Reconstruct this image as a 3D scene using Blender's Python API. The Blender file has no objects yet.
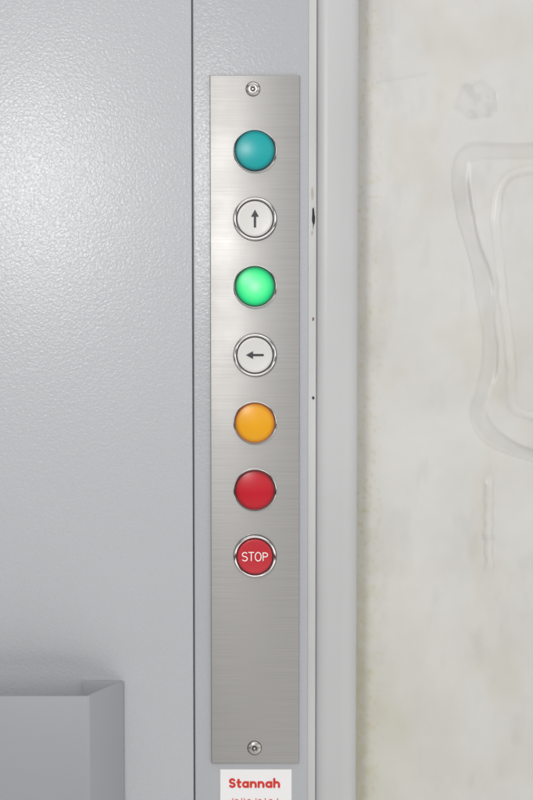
import bpy, bmesh, math, random
from mathutils import Vector, Matrix, noise
random.seed(4)
C = bpy.context.scene.collection
S = 0.0007            # metres per photo pixel on the frame's front plane
ZC = 1.2
T = math.radians(3.4)
D = 1.0
CAM = Vector((0, -D*math.cos(T), ZC + D*math.sin(T)))
ROT = Matrix.Rotation(math.pi/2 - T, 3, 'X')
def at(px, py, d=0.0):
    r = ROT @ Vector(((px-266.5)*S, -(py-400)*S, -1.0))
    t = (-d - CAM.y)/r.y
    return CAM + r*t
def X(px, d=0.0): return at(px, 400, d).x
def Z(py, d=0.0): return at(255, py, d).z

# ---------------------------------------------------------------- materials
def mat(name):
    m = bpy.data.materials.new(name); m.use_nodes = True
    nt = m.node_tree; b = nt.nodes['Principled BSDF']
    return m, nt, b
def N(nt, t, **k):
    n = nt.nodes.new(t)
    for a, v in k.items():
        if a in n.inputs.keys(): n.inputs[a].default_value = v
        else: setattr(n, a, v)
    return n
def L(nt, a, b): nt.links.new(a, b)
def ramp(nt, pts):
    r = nt.nodes.new('ShaderNodeValToRGB'); e = r.color_ramp.elements
    while len(e) < len(pts): e.new(0.5)
    for i, (p, c) in enumerate(pts):
        e[i].position = p; e[i].color = (c, c, c, 1) if isinstance(c, float) else (*c, 1)
    return r
def mapping(nt, scale):
    tc = N(nt, 'ShaderNodeTexCoord'); mp = N(nt, 'ShaderNodeMapping'); mp.inputs['Scale'].default_value = scale
    L(nt, tc.outputs['Object'], mp.inputs['Vector']); return mp.outputs['Vector']

def paint(name, col, grain=330, strength=0.35, rough=0.32, dist=0.0006, var=0.015, dis=0.6):
    m, nt, b = mat(name)
    v = mapping(nt, (1, 1, 1))
    n1 = N(nt, 'ShaderNodeTexNoise', Scale=grain, Detail=2.0, Roughness=0.55, Distortion=dis); L(nt, v, n1.inputs['Vector'])
    bp = N(nt, 'ShaderNodeBump', Strength=strength, Distance=dist); L(nt, n1.outputs['Fac'], bp.inputs['Height']); L(nt, bp.outputs['Normal'], b.inputs['Normal'])
    n2 = N(nt, 'ShaderNodeTexNoise', Scale=7.0, Detail=3.0, Roughness=0.5); L(nt, v, n2.inputs['Vector'])
    r = ramp(nt, [(0.3, tuple(c*(1-var) for c in col)), (0.7, tuple(c*(1+var) for c in col))])
    L(nt, n2.outputs['Fac'], r.inputs['Fac']); L(nt, r.outputs['Color'], b.inputs['Base Color'])
    r2 = ramp(nt, [(0.2, rough), (0.8, rough+0.04)]); L(nt, n2.outputs['Fac'], r2.inputs['Fac']); L(nt, r2.outputs['Color'], b.inputs['Roughness'])
    return m
M = {}
M['door'] = paint('door_paint', (0.445, 0.458, 0.476), grain=490, strength=0.46, rough=0.26)
M['frame'] = paint('frame_paint', (0.415, 0.428, 0.446), grain=510, strength=0.44, rough=0.27)
M['handle'] = paint('handle_paint', (0.305, 0.317, 0.332), grain=900, strength=0.06, rough=0.34)
M['lip'] = paint('lip_paint', (0.53, 0.53, 0.53), grain=160, strength=0.25, rough=0.4, var=0.08)
M['jamb'] = paint('jamb_paint', (0.505, 0.505, 0.508), grain=60, strength=0.10, rough=0.38, var=0.04)
M['shade'] = paint('gap_shade', (0.14, 0.14, 0.145), grain=300, strength=0.1, rough=0.6)  # dark grey standing in for the shade inside the door gap
def plain(name, col, rough=0.5, metal=0.0, **k):
    m, nt, b = mat(name); b.inputs['Base Color'].default_value = (*col, 1)
    b.inputs['Metallic'].default_value = metal
    v = mapping(nt, (1, 1, 1)); n = N(nt, 'ShaderNodeTexNoise', Scale=k.get('ns', 300.0), Detail=3.0); L(nt, v, n.inputs['Vector'])
    r = ramp(nt, [(0.3, max(rough-0.05, 0.02)), (0.7, rough+0.05)]); L(nt, n.outputs['Fac'], r.inputs['Fac']); L(nt, r.outputs['Color'], b.inputs['Roughness'])
    return m
M['dark'] = plain('dark_gap', (0.02, 0.02, 0.022), 0.8)
M['chrome'] = plain('chrome', (0.84, 0.83, 0.82), 0.07, 1.0)
M['screw'] = plain('screw_steel', (0.50, 0.48, 0.45), 0.28, 1.0)
M['ring'] = plain('matte_black', (0.03, 0.03, 0.03), 0.5)  # black for the dark outlines added round lenses and buttons, and for screws
M['cap'] = plain('white_cap', (0.64, 0.63, 0.605), 0.35)
M['redcap'] = plain('red_cap', (0.50, 0.016, 0.028), 0.35)
M['ink'] = plain('dark_ink', (0.03, 0.03, 0.035), 0.5)
M['white_ink'] = plain('white_ink', (0.88, 0.82, 0.80), 0.5)
M['sticker'] = plain('sticker_vinyl', (0.83, 0.82, 0.82), 0.4)
M['red_ink'] = plain('red_ink', (0.62, 0.025, 0.012), 0.45)
M['pale_ink'] = plain('pale_red_ink', (0.70, 0.16, 0.13), 0.45)
M['filler'] = plain('bare_filler', (0.44, 0.41, 0.35), 0.8)
M['rust'] = plain('rust', (0.16, 0.09, 0.06), 0.9)

# brushed satin steel: fine grooves running across the plate
m, nt, b = mat('brushed_steel'); M['steel'] = m
b.inputs['Metallic'].default_value = 1.0
v = mapping(nt, (16, 1, 3400)); n1 = N(nt, 'ShaderNodeTexNoise', Scale=1.0, Detail=2.0, Roughness=0.65); L(nt, v, n1.inputs['Vector'])
v2 = mapping(nt, (9, 1, 1500)); n2 = N(nt, 'ShaderNodeTexNoise', Scale=1.0, Detail=2.0); L(nt, v2, n2.inputs['Vector'])
v3 = mapping(nt, (1, 1, 1)); n3 = N(nt, 'ShaderNodeTexNoise', Scale=22.0, Detail=4.0, Roughness=0.6); L(nt, v3, n3.inputs['Vector'])
hf = N(nt, 'ShaderNodeMath', operation='MULTIPLY_ADD'); L(nt, n1.outputs['Fac'], hf.inputs[0]); hf.inputs[1].default_value = 0.8
h2 = N(nt, 'ShaderNodeMath', operation='MULTIPLY'); L(nt, n2.outputs['Fac'], h2.inputs[0]); h2.inputs[1].default_value = 0.2; L(nt, h2.outputs[0], hf.inputs[2])
r = ramp(nt, [(0.33, (0.375, 0.366, 0.354)), (0.67, (0.455, 0.446, 0.434))]); L(nt, hf.outputs[0], r.inputs['Fac']); L(nt, r.outputs['Color'], b.inputs['Base Color'])
r = ramp(nt, [(0.3, 0.46), (0.7, 0.53)]); L(nt, n3.outputs['Fac'], r.inputs['Fac']); L(nt, r.outputs['Color'], b.inputs['Roughness'])
bp = N(nt, 'ShaderNodeBump', Strength=0.08, Distance=0.0001); L(nt, n1.outputs['Fac'], bp.inputs['Height']); L(nt, bp.outputs['Normal'], b.inputs['Normal'])
b.inputs['Anisotropic'].default_value = 0.45
cx = N(nt, 'ShaderNodeCombineXYZ'); cx.inputs[2].default_value = 1.0; L(nt, cx.outputs[0], b.inputs['Tangent'])

def lens_mat(name, centre, rim, R, emit=None):
    m, nt, b = mat(name)
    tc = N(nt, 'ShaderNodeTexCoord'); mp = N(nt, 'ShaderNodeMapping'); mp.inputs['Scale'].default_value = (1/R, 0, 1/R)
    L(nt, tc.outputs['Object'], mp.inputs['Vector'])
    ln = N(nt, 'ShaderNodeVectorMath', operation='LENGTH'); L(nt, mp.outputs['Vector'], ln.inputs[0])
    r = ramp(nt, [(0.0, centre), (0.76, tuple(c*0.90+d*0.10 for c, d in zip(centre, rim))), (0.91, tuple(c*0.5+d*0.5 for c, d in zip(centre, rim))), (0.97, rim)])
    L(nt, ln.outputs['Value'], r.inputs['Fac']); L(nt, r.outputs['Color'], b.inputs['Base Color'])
    b.inputs['Roughness'].default_value = 0.32
    b.inputs['Specular IOR Level'].default_value = 0.40
    if emit:
        r2 = ramp(nt, emit); L(nt, ln.outputs['Value'], r2.inputs['Fac']); L(nt, r2.outputs['Color'], b.inputs['Emission Color'])
        b.inputs['Emission Strength'].default_value = 1.0
    n = N(nt, 'ShaderNodeTexNoise', Scale=900.0, Detail=2.0); L(nt, tc.outputs['Object'], n.inputs['Vector'])
    bp = N(nt, 'ShaderNodeBump', Strength=0.05, Distance=0.0002); L(nt, n.outputs['Fac'], bp.inputs['Height']); L(nt, bp.outputs['Normal'], b.inputs['Normal'])
    return m
LR = 19.9*S
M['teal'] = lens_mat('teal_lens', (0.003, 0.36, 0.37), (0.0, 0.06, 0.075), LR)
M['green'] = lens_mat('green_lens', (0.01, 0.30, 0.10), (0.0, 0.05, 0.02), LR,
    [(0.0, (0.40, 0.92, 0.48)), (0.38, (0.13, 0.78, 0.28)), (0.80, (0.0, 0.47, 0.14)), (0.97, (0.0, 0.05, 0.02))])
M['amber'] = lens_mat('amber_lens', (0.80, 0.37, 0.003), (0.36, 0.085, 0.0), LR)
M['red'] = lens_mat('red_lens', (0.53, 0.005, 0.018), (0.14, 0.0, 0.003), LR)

# plaster wall, colour from a stain attribute (stains and relief tones) plus noise
m, nt, b = mat('plaster'); M['plaster'] = m
at_ = N(nt, 'ShaderNodeAttribute', attribute_name='stain_and_relief')
v = mapping(nt, (1, 1, 1)); n1 = N(nt, 'ShaderNodeTexNoise', Scale=10.0, Detail=6.0, Roughness=0.55, Distortion=0.5); L(nt, v, n1.inputs['Vector'])
r = ramp(nt, [(0.28, (0.585, 0.572, 0.546)), (0.5, (0.628, 0.617, 0.594)), (0.72, (0.66, 0.651, 0.634))]); L(nt, n1.outputs['Fac'], r.inputs['Fac'])
mc = N(nt, 'ShaderNodeMix', data_type='RGBA', blend_type='MULTIPLY'); mc.inputs[0].default_value = 1.0
L(nt, r.outputs['Color'], mc.inputs[6]); L(nt, at_.outputs['Color'], mc.inputs[7]); L(nt, mc.outputs[2], b.inputs['Base Color'])
b.inputs['Roughness'].default_value = 0.36
n2 = N(nt, 'ShaderNodeTexNoise', Scale=45.0, Detail=4.0); L(nt, v, n2.inputs['Vector'])
bp = N(nt, 'ShaderNodeBump', Strength=0.10, Distance=0.002); L(nt, n2.outputs['Fac'], bp.inputs['Height']); L(nt, bp.outputs['Normal'], b.inputs['Normal'])

# ---------------------------------------------------------------- builders
WORLD = {}
def empty(name, loc, label, cat):
    o = bpy.data.objects.new(name, None); C.objects.link(o); o.location = loc; o.empty_display_size = 0.05
    o['label'] = label; o['category'] = cat; WORLD[o.name] = Vector(loc); return o
def obj(name, bm, m, loc, parent=None, label=None, ang=35):
    me = bpy.data.meshes.new(name); bmesh.ops.recalc_face_normals(bm, faces=bm.faces)
    for f in bm.faces: f.smooth = True
    bm.to_mesh(me); bm.free(); me.set_sharp_from_angle(angle=math.radians(ang))
    me.materials.append(m)
    o = bpy.data.objects.new(name, me); C.objects.link(o); loc = Vector(loc); WORLD[o.name] = loc
    o.location = loc
    if parent: o.parent = parent; o.location = loc - WORLD[parent.name]
    if label: o['label'] = label
    return o
def box(x0, x1, y0, y1, z0, z1, bev=0.0, seg=3):
    bm = bmesh.new(); bmesh.ops.create_cube(bm, size=1)
    c = Vector(((x0+x1)/2, (y0+y1)/2, (z0+z1)/2))
    bmesh.ops.scale(bm, vec=(x1-x0, y1-y0, z1-z0), verts=bm.verts)
    if bev: bmesh.ops.bevel(bm, geom=bm.edges[:], offset=bev, segments=seg, affect='EDGES', profile=0.5)
    return bm, c
def lathe(prof, n=72, closed=False):
    bm = bmesh.new(); rings = []
    for r, h in prof:
        if r < 1e-7: rings.append([bm.verts.new((0, -h, 0))])
        else: rings.append([bm.verts.new((r*math.cos(2*math.pi*i/n), -h, r*math.sin(2*math.pi*i/n))) for i in range(n)])
    pr = list(zip(rings, rings[1:])) + ([(rings[-1], rings[0])] if closed else [])
    for a, b_ in pr:
        for i in range(n):
            j = (i+1) % n
            if len(a) == 1: bm.faces.new((a[0], b_[i], b_[j]))
            elif len(b_) == 1: bm.faces.new((a[i], a[j], b_[0]))
            else: bm.faces.new((a[i], a[j], b_[j], b_[i]))
    return bm
def poly(bm, pts, h=0.0002):
    f = bm.faces.new([bm.verts.new((x, 0, z)) for x, z in pts])
    g = bmesh.ops.extrude_face_region(bm, geom=[f])
    for e in g['geom']:
        if isinstance(e, bmesh.types.BMVert): e.co.y -= h
def stroke(bm, pts, w, h=0.00015):
    pts = [Vector(p) for p in pts]; l, r = [], []
    for i, p in enumerate(pts):
        a = pts[max(i-1, 0)]; c = pts[min(i+1, len(pts)-1)]
        if (pts[0]-pts[-1]).length < 1e-7 and i in (0, len(pts)-1): a, c = pts[-2], pts[1]
        t = (c-a).normalized(); n = Vector((-t.y, t.x))
        if 0 < i < len(pts)-1:
            t1 = (p-a).normalized(); k = max(abs(n.dot(Vector((-t1.y, t1.x)))), 0.5)
        else: k = 1
        l.append(p+n*w/2/k); r.append(p-n*w/2/k)
    for i in range(len(pts)-1):
        q = [l[i], l[i+1], r[i+1], r[i]]
        poly(bm, [(v.x, v.y) for v in q], h)
def arc(cx_, cy_, rx, ry, a0, a1, n=10): return [(cx_+rx*math.cos(math.radians(a0+(a1-a0)*i/n)), cy_+ry*math.sin(math.radians(a0+(a1-a0)*i/n))) for i in range(n+1)]

zt, zb = Z(-160), Z(960)
# ---------------------------------------------------------------- lift door
dx1 = X(192.6)
door = empty('lift_door', (X(0), 0.0, zb), 'large pale grey door leaf with pebbled paint, left of the button panel', 'door')
bm, c = box(X(-260), dx1, 0.0, 0.045, zb, zt, 0.0009, 4)
obj('door_leaf', bm, M['door'], c, door)
dh = 0.042
pf = [(X(-255, dh), -dh), (at(88, 696, dh).x, -dh), (X(121, 0.0012), -0.0022), (X(81, 0.0012), -0.0022)]
def fillet(P, rads, n=6):
    out = [Vector(P[0])]
    for i in range(1, len(P)-1):
        rad = rads[i-1]
        p = Vector(P[i]); a = (Vector(P[i-1])-p).normalized(); c = (Vector(P[i+1])-p).normalized()
        for k in range(n+1):
            t = k/n; out.append((p+a*rad)*(1-t)**2 + p*2*t*(1-t) + (p+c*rad)*t*t)
    out.append(Vector(P[-1])); return out
pl = fillet(pf, (0.0013, 0.0014))
ztop = at(88, 696, dh).z
bm = bmesh.new(); hx, hz = pf[1][0], ztop
A = [bm.verts.new((p.x-hx, p.y, 0)) for p in pl]; B = [bm.verts.new((p.x-hx, p.y, zb-hz)) for p in pl]
for i in range(len(pl)-1): bm.faces.new((A[i], A[i+1], B[i+1], B[i]))
hd = obj('handle', bm, M['handle'], (hx, 0, hz), door, 'folded grey sheet metal pull handle', 50)
sm = hd.modifiers.new('thick', 'SOLIDIFY'); sm.thickness = 0.0022; sm.offset = 0
bv = hd.modifiers.new('soft', 'BEVEL'); bv.width = 0.0003; bv.segments = 2; bv.limit_method = 'ANGLE'

# ---------------------------------------------------------------- door frame
fx0, fx1 = X(194.0), X(308.0)
frame = empty('door_frame', (X(255), 0.0, zb), 'grey painted metal door frame carrying the steel button panel', 'door frame')
bm, c = box(fx0, fx1, -0.0004, 0.045, zb, zt, 0.0010, 4)
obj('front_panel', bm, M['frame'], c, frame)
bm, c = box(dx1-0.004, fx0+0.004, 0.0026, 0.040, zb, zt); obj('door_gap_shade', bm, M['shade'], c, frame)  # added dark strip, paints the shade in the gap; no real seal
bm, c = box(fx1-0.001, X(316), 0.0012, 0.055, zb, zt, 0.0008, 4)
obj('edge_strip', bm, M['lip'], c, frame, 'pale chipped strip along the right edge')
bm, c = box(X(311), X(357, -0.016), 0.0028, 0.09, zb, zt, 0.012, 14)
obj('jamb', bm, M['jamb'], c, frame, 'smooth pale jamb set back behind the frame')
def blob(cx_, cy_, rx, ry, n=18, j=0.3, seed=0):
    rnd = random.Random(seed); pts = []
    for i in range(n):
        a = 2*math.pi*i/n; k = 1+rnd.uniform(-j, j)
        pts.append((cx_+rx*k*math.cos(a)*S, cy_+ry*k*math.sin(a)*S))
    bm = bmesh.new(); poly(bm, pts, 0.0001); return bm
for nm, px, py, rx, ry, mt, lb in [('latch_slot', 313.4, 217, 1.3, 11, 'dark', 'narrow black slot in the edge strip'),
        ('paint_chip', 312.6, 194, 1.2, 6, 'filler', 'beige paint chip above the slot'), ('paint_chip', 313.2, 319, 0.8, 1.7, 'rust', 'small rusty chip'),
        ('paint_chip', 313.2, 398, 1.0, 1.8, 'dark', 'small dark chip'), ('paint_chip', 312.2, 233, 0.9, 2.2, 'filler', 'small beige chip under the slot')]:
    p = at(px, py, -0.0011); obj(nm, blob(0, 0, rx, ry, seed=int(py)), M[mt], p, frame, lb)

# ---------------------------------------------------------------- control panel
px0, px1 = X(210.6), X(299.3)
pz0, pz1 = Z(762.5), Z(75.5)
PT = 0.0026
panel = empty('control_panel', ((px0+px1)/2, -0.0004, pz0), 'tall brushed steel button panel screwed to the grey door frame', 'button panel')
bm, c = box(px0, px1, -PT, -0.0002, pz0, pz1, 0.0007, 3)
obj('face_plate', bm, M['steel'], c, panel)
def pos(px, py): return at(px, py, PT)
def lamp(py, mk, lb):
    p = pos(255, py)
    prof = [(21.6*S, 0), (21.6*S, 0.0012)]
    for k in range(0, 7):
        a = math.pi*k/6; prof.append((20.95*S+0.65*S*math.cos(a), 0.0012+0.0007*math.sin(a)))
    prof += [(20.3*S, 0.0006), (19*S, 0.0006)]
    o = obj('indicator_lamp', lathe(prof, 96), M['chrome'], p, panel, lb)
    q = p + Vector((0, 0, 0.35*S))
    obj('dark_ring', lathe([(20.2*S, 0.0008), (20.1*S, 0.0016), (18.8*S, 0.0018)]), M['ring'], q, o)  # added black ring, paints the dark reflection in the bezel round the lens
    pr = [(19.8*S, 0.0008), (19.8*S, 0.0040)]
    for k in range(1, 6):
        a = k/5*math.pi/2*0.87; pr.append((19.8*S-0.0011*(1-math.cos(a)), 0.0040+0.0011*math.sin(a)))
    r0, h0 = pr[-1]
    for k in range(1, 15):
        t = k/14; pr.append((r0*(1-t), h0+0.0015*(1-(1-t)**2)))
    obj('lens', lathe(pr, 96), M[mk], q, o, ang=80)
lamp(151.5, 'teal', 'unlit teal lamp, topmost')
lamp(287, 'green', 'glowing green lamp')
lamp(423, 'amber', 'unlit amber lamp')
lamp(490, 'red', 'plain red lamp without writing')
def button(py, mk, lb):
    p = pos(255, py)
    prof = [(21.3*S, 0), (21.3*S, 0.0018)]
    for k in range(0, 9):
        a = math.pi*k/8; prof.append((19.9*S+1.4*S*math.cos(a), 0.0018+0.0018*math.sin(a)))
    prof += [(18.4*S, 0.0004)]
    o = obj('push_button', lathe(prof, 96), M['chrome'], p, panel, lb)
    obj('dark_ring', lathe([(18.5*S, 0.0014), (15.5*S, 0.0014)]), M['ring'], p, o)  # black ring put between bezel and cap for dark contrast
    obj('outline_ring', lathe([(21.8*S, 0.00005), (21.8*S, 0.0003), (21.0*S, 0.0003)]), M['ring'], p, o)  # added dark outline under the bezel, only for contrast
    cp = [(17.5*S, 0.0004), (17.5*S, 0.0022), (17.2*S, 0.0027), (16.3*S, 0.0030), (15.0*S, 0.0029), (10*S, 0.0026), (0, 0.0025)]
    obj('button_cap', lathe(cp, 96), M[mk], p, o, ang=80)
    return o, p + Vector((0, -0.0026, 0))
def arrow(o, p, ang):
    bm = bmesh.new()
    u = S
    poly(bm, [(-1.15*u, -8.7*u), (1.15*u, -8.7*u), (1.15*u, 3*u), (-1.15*u, 3*u)], 0.00012)
    poly(bm, [(-3.9*u, 1.9*u), (0, 9.0*u), (3.9*u, 1.9*u)], 0.00015)
    bmesh.ops.rotate(bm, matrix=Matrix.Rotation(ang, 3, 'Y'), verts=bm.verts)
    obj('arrow', bm, M['ink'], p, o)
o, p = button(219, 'cap', 'white push button with an upward arrow'); arrow(o, p, 0)
o, p = button(355, 'cap', 'white push button with an arrow pointing left'); arrow(o, p, -math.pi/2)
o, p = button(556, 'redcap', 'red push button reading STOP')
bm = bmesh.new(); w = 0.92*S; hh = 4.3
sc = lambda P, ox: [((x+ox)*S, y*S) for x, y in P]
stroke(bm, sc(arc(0, 2.15, 2.4, 2.1, 25, 270, 10)[:-1]+arc(0, -2.1, 2.5, 2.15, 90, -155, 10), -10.2), w, 0.0005)
stroke(bm, sc([(-2.8, hh), (2.8, hh)], -3.7), w, 0.0005); stroke(bm, sc([(0, hh), (0, -hh)], -3.7), w, 0.00048)
stroke(bm, sc(arc(0, 0, 2.95, hh, 90, 450, 24), 3.2), w, 0.0005)
stroke(bm, sc([(-2.1, -hh), (-2.1, hh)], 10.2), w, 0.00048)
stroke(bm, sc([(-2.1, hh-w/S/2), (0.1, hh-w/S/2)]+arc(0.1, 1.85, 2.3, 2.0, 85, -90, 12)+[(-2.1, -0.15)], 10.2), w, 0.0005)
obj('lettering', bm, M['white_ink'], p, o)
def screw(px, py, lb):
    p = pos(px, py); u = S
    o = obj('screw', lathe([(6.6*u, 0.0001), (6.6*u, 0.0004), (6.1*u, 0.0007), (4.6*u, 0.0013), (3.3*u, 0.0015), (2.9*u, 0.0014), (2.7*u, 0.0003), (0, 0.0003)], 48), M['screw'], p, panel, lb)
    obj('countersink', lathe([(7.3*u, 0.00015), (6.5*u, 0.00012)], 48), M['ring'], p, o)
    obj('socket_pin', lathe([(1.0*u, 0.0003), (1.0*u, 0.0012), (0, 0.0014)], 16), M['chrome'], p, o)
    obj('socket', lathe([(2.65*u, 0.0004), (0, 0.0004)], 6), M['ring'], p, o)
screw(253, 89, 'top security screw'); screw(254.5, 748, 'bottom security screw')

# ---------------------------------------------------------------- sticker
sx0, sx1 = X(219.5), X(292); sz1 = Z(769); sz0 = Z(812)
st = empty('sticker', ((sx0+sx1)/2, -0.0004, sz0), 'white sticker with red lettering on the grey frame just under the button panel', 'sticker')
bm, c = box(sx0, sx1, -0.0008, -0.00042, sz0, sz1, 0.0001, 1); obj('backing', bm, M['sticker'], c, st)
bm = bmesh.new(); W = 2.3; hw = W/2; layer = [0]
def ws(P, ox):
    layer[0] += 1; Q = sc(P, ox); stroke(bm, Q, W*S, 0.00006+0.000003*layer[0])
    for e in (Q[0], Q[-1]):
        layer[0] += 1
        poly(bm, [(e[0]+hw*S*math.cos(a*math.pi/10), e[1]+hw*S*math.sin(a*math.pi/10)) for a in range(20)], 0.00006+0.000003*layer[0])
def g_n(ox, top=5.95):
    ws([(hw, 1.1), (hw, top)], ox); ws(arc(hw+2.4, 3.6, 2.4, 2.35, 180, 0, 18)+[(hw+4.8, 1.1)], ox); return 7.1
def g_a(ox):
    ws(arc(hw+2.45, 3.55, 2.45, 2.4, 0, 360, 28), ox); ws([(hw+4.9, 1.1), (hw+4.9, 5.95)], ox); return 7.2
def g_s(ox):
    ws(arc(3.35, 7.0, 2.2, 1.95, 30, 270, 18)[:-1]+arc(3.35, 3.1, 2.3, 1.95, 90, -150, 18), ox); return 6.8
def g_t(ox):
    ws([(hw+1.0, 8.5), (hw+1.0, 2.5)]+arc(hw+2.4, 2.5, 1.4, 1.4, 190, 280, 8), ox); ws([(hw-0.1, 5.95), (hw+2.9, 5.95)], ox); return 4.9
ox = -26.4
for g in (g_s, g_t, g_a, g_n, g_n, g_a): ox += g(ox)+0.75
g_n(ox, 9.3)
bmesh.ops.scale(bm, vec=(1.0, 1, 1.0), verts=bm.verts)
p = at(255.0, 788.0, 0.0009); obj('lettering', bm, M['red_ink'], p, st)
bm = bmesh.new()
def halo(x): return arc(x, -1.2, 1.5, 1.3, 180, 0, 8)
for x in (-22, -13, -10.2, 1.5, 11, 23.5):
    poly(bm, [((x-.5)*S, -6*S), ((x+.5)*S, -6*S), ((x+.5)*S, 1.4*S), ((x-.5)*S, 1.4*S)], 0.00005)
for x in (-18.2, -5.5, 5.4, 16.5):
    stroke(bm, [(a*S, b_*S) for a, b_ in halo(x)], 1.0*S, 0.00004)
obj('small_print', bm, M['pale_ink'], at(254.5, 799.5, 0.0009), st)

# ---------------------------------------------------------------- plaster wall
k = 1.045; WY = 0.045; zf = ZC + D*math.sin(T)
def sm_(a, b_, x): t = min(max((x-a)/(b_-a), 0), 1); return t*t*(3-2*t)
def chaikin(P, n=3):
    for _ in range(n):
        Q = [P[0]]
        for (ax, ay), (bx, by) in zip(P, P[1:]):
            Q += [(ax*.75+bx*.25, ay*.75+by*.25), (ax*.25+bx*.75, ay*.25+by*.75)]
        P = Q+[P[-1]]
    return P
loop = chaikin([(560, 150), (520, 155), (490, 151), (461, 155), (458, 180), (462, 208), (471, 240), (482, 280), (489, 320), (491, 355), (484, 388), (477, 412), (487, 434), (508, 448), (540, 458), (570, 460)], 3)
inner = chaikin([(560, 172), (515, 172), (498, 186), (494, 225), (500, 280), (507, 330), (510, 370), (508, 402), (520, 414), (570, 418)], 3)
def dseg(P, u, v):
    best = 1e9
    for (ax, ay), (bx, by) in zip(P, P[1:]):
        if abs(u-ax) > 40 or abs(v-ay) > 40: continue
        dx, dy = bx-ax, by-ay; t = max(0, min(1, ((u-ax)*dx+(v-ay)*dy)/(dx*dx+dy*dy)))
        best = min(best, math.hypot(u-ax-t*dx, v-ay-t*dy))
    return best
us = [345+i*1.6 for i in range(int(330/1.6))]; vs = [-150+j*2.0 for j in range(int(1110/2.0))]
bm = bmesh.new(); cl = bm.verts.layers.float_color.new('stain_and_relief'); grid = []
for v in vs:
    row = []
    for u in us:
        nx = noise.fractal(Vector((u*0.012, v*0.012, 3)), 0.9, 2, 3); n2_ = noise.fractal(Vector((u*0.07, v*0.07, 9)), 0.9, 2, 3)
        w_ = noise.noise(Vector((u*0.012, v*0.004, 5)))
        n4 = noise.noise(Vector((u*0.02, v*0.02, 90)))
        h = 0.0006*nx + 0.00006*n2_
        s = 1.0 + 0.022*nx + 0.012*n2_
        uu, vv = u+3*nx+0.6*n2_, v+3*nx
        if u > 420 and 100 < v < 520:
            d = dseg(loop, uu, vv); f0 = noise.noise(Vector((u*0.018, v*0.018, 44)))
            wd = 7.5+4*n4
            fade = min(1.15, max(0.55, 0.9+0.8*f0)); f2 = min(1, max(0.35, 0.75+1.3*noise.noise(Vector((u*0.018, v*0.018, 60)))))
            h -= 0.0016*sm_(wd+2, wd-3, d)*fade; s *= 1-0.065*sm_(wd+2, wd-3, d)*fade*(0.9+0.6*n2_); s *= 1-0.12*sm_(1.8, 0, abs(d-wd))*fade  # groove coloured darker, with a still darker line along its edges
            d2 = dseg(inner, uu, vv); h += 0.0011*sm_(5, 1, d2)*f2; s *= 1+0.035*sm_(5, 0, d2)*f2; s *= 1-0.13*sm_(1.6, 0, abs(d2-4.5))*f2  # ridge coloured lighter, with a dark line beside it
        d = math.hypot((uu-475)/22, (vv-105)/19)+0.3*n2_; rg = noise.fractal(Vector((u*0.06, v*0.06, 77)), 0.7, 2, 3)
        bl = sm_(1.1, 0.85, d)*(0.2+0.6*sm_(-0.15, 0.3, rg)+0.3*sm_(0.55, 0.9, d)); s *= 1-0.13*bl; h -= 0.0006*bl
        if 375 < u < 425: s *= 1-0.08*sm_(2.2, 0, abs(v-(86-0.18*(u-375))))
        if 476 < v < 576:
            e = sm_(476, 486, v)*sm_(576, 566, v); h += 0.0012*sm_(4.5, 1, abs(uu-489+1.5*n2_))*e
            s *= 1-0.11*sm_(1.6, 0, abs(abs(uu-489+1.5*n2_)-4))*e; s *= 1+0.02*sm_(4, 0, abs(uu-489))*e  # drip coloured lighter along its middle, darker along both edges
        if 534 < v < 542: s *= 1-0.06*sm_(9, 6, abs(uu-489))
        eg = sm_(24+12*w_+14*n2_, 0, u-357) ; low = sm_(350, 800, v)
        tint = eg*(0.42+0.40*low)*(0.75+0.6*n2_) + 0.30*sm_(395, 800, v)*sm_(480, 370, uu)
        smu = noise.fractal(Vector((u*0.015+9, v*0.01, 31)), 0.9, 2, 3); tint += 0.25*sm_(0.05, 0.7, smu)
        gr = noise.fractal(Vector((u*0.03+40, v*0.012, 12)), 0.8, 2, 4); s *= 1-0.05*sm_(0.1, 0.7, gr)
        sp = noise.noise(Vector((u*0.22, v*0.22, 20)))
        if u < 396: tint += 0.6*sm_(0.25, 0.5, sp)*sm_(396, 362, u)
        tint = max(0, min(1, tint))
        cr = s*(1-0.15*tint); cg = s*(1-0.18*tint); cb = s*(1-0.34*tint)*(1-0.02*sm_(0, 800, v))
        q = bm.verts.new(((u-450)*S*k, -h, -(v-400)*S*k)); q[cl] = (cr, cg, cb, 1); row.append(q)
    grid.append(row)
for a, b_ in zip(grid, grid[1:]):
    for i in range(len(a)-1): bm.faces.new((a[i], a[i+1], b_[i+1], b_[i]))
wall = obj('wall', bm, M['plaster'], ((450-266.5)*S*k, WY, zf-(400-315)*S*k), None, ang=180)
wall['kind'] = 'structure'; wall['label'] = 'off-white stained plaster wall right of the door frame'

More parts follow.
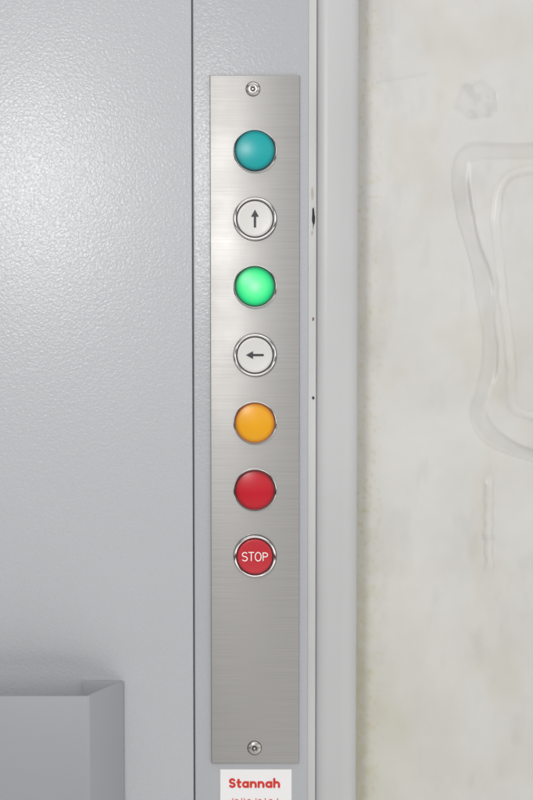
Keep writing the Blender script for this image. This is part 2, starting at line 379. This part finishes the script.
# ---------------------------------------------------------------- light
w_ = bpy.data.worlds.new('World'); bpy.context.scene.world = w_; w_.use_nodes = True; nt = w_.node_tree
bg = nt.nodes['Background']; tc = N(nt, 'ShaderNodeTexCoord'); sp = N(nt, 'ShaderNodeSeparateXYZ'); L(nt, tc.outputs['Generated'], sp.inputs[0])
ma = N(nt, 'ShaderNodeMath', operation='MULTIPLY_ADD'); L(nt, sp.outputs['Z'], ma.inputs[0]); ma.inputs[1].default_value = 0.5; ma.inputs[2].default_value = 0.5
r = ramp(nt, [(0.0, (0.55, 0.54, 0.53)), (0.25, (0.75, 0.74, 0.73)), (0.325, (1.3, 1.28, 1.26)), (0.35, (0.03, 0.03, 0.03)), (0.435, (0.04, 0.04, 0.04)), (0.475, (0.80, 0.80, 0.795)), (0.52, (0.98, 0.98, 0.98)), (0.66, (0.82, 0.82, 0.82)), (0.72, (0.12, 0.12, 0.12)), (0.80, (0.18, 0.18, 0.18)), (0.86, (1.2, 1.2, 1.2)), (1.0, (1.1, 1.1, 1.1))])
L(nt, ma.outputs[0], r.inputs['Fac'])
mr = N(nt, 'ShaderNodeMath', operation='MULTIPLY_ADD'); L(nt, sp.outputs['X'], mr.inputs[0]); mr.inputs[1].default_value = 0.35; mr.inputs[2].default_value = 1.0
vm = N(nt, 'ShaderNodeVectorMath', operation='SCALE'); L(nt, r.outputs['Color'], vm.inputs[0]); L(nt, mr.outputs[0], vm.inputs['Scale'])
L(nt, vm.outputs[0], bg.inputs['Color']); bg.inputs['Strength'].default_value = 1.18
def area(name, loc, tgt, size, power, col):
    l = bpy.data.lights.new(name, 'AREA'); l.shape = 'DISK'; l.size = size; l.energy = power; l.color = col
    o = bpy.data.objects.new(name, l); C.objects.link(o); o.location = loc
    o.rotation_euler = (Vector(tgt)-Vector(loc)).to_track_quat('-Z', 'Y').to_euler()
area('ceiling_lamp', (-0.27, -1.05, ZC+0.33), (0, 0, ZC), 0.20, 4.2, (1, 0.99, 0.975))

# ---------------------------------------------------------------- camera
cd = bpy.data.cameras.new('camera'); cam = bpy.data.objects.new('camera', cd); C.objects.link(cam)
cam.location = CAM; cam.rotation_euler = (math.pi/2 - T, 0, 0)
cd.sensor_fit = 'VERTICAL'; cd.sensor_height = 24; cd.lens = 12/(400*S)
cd.clip_start = 0.01; cd.clip_end = 100
cd.dof.use_dof = True; cd.dof.focus_distance = 0.998; cd.dof.aperture_fstop = 3.6
sc_ = bpy.context.scene; sc_.camera = cam
sc_.view_settings.view_transform = 'Standard'; sc_.view_settings.look = 'None'; sc_.view_settings.exposure = 0
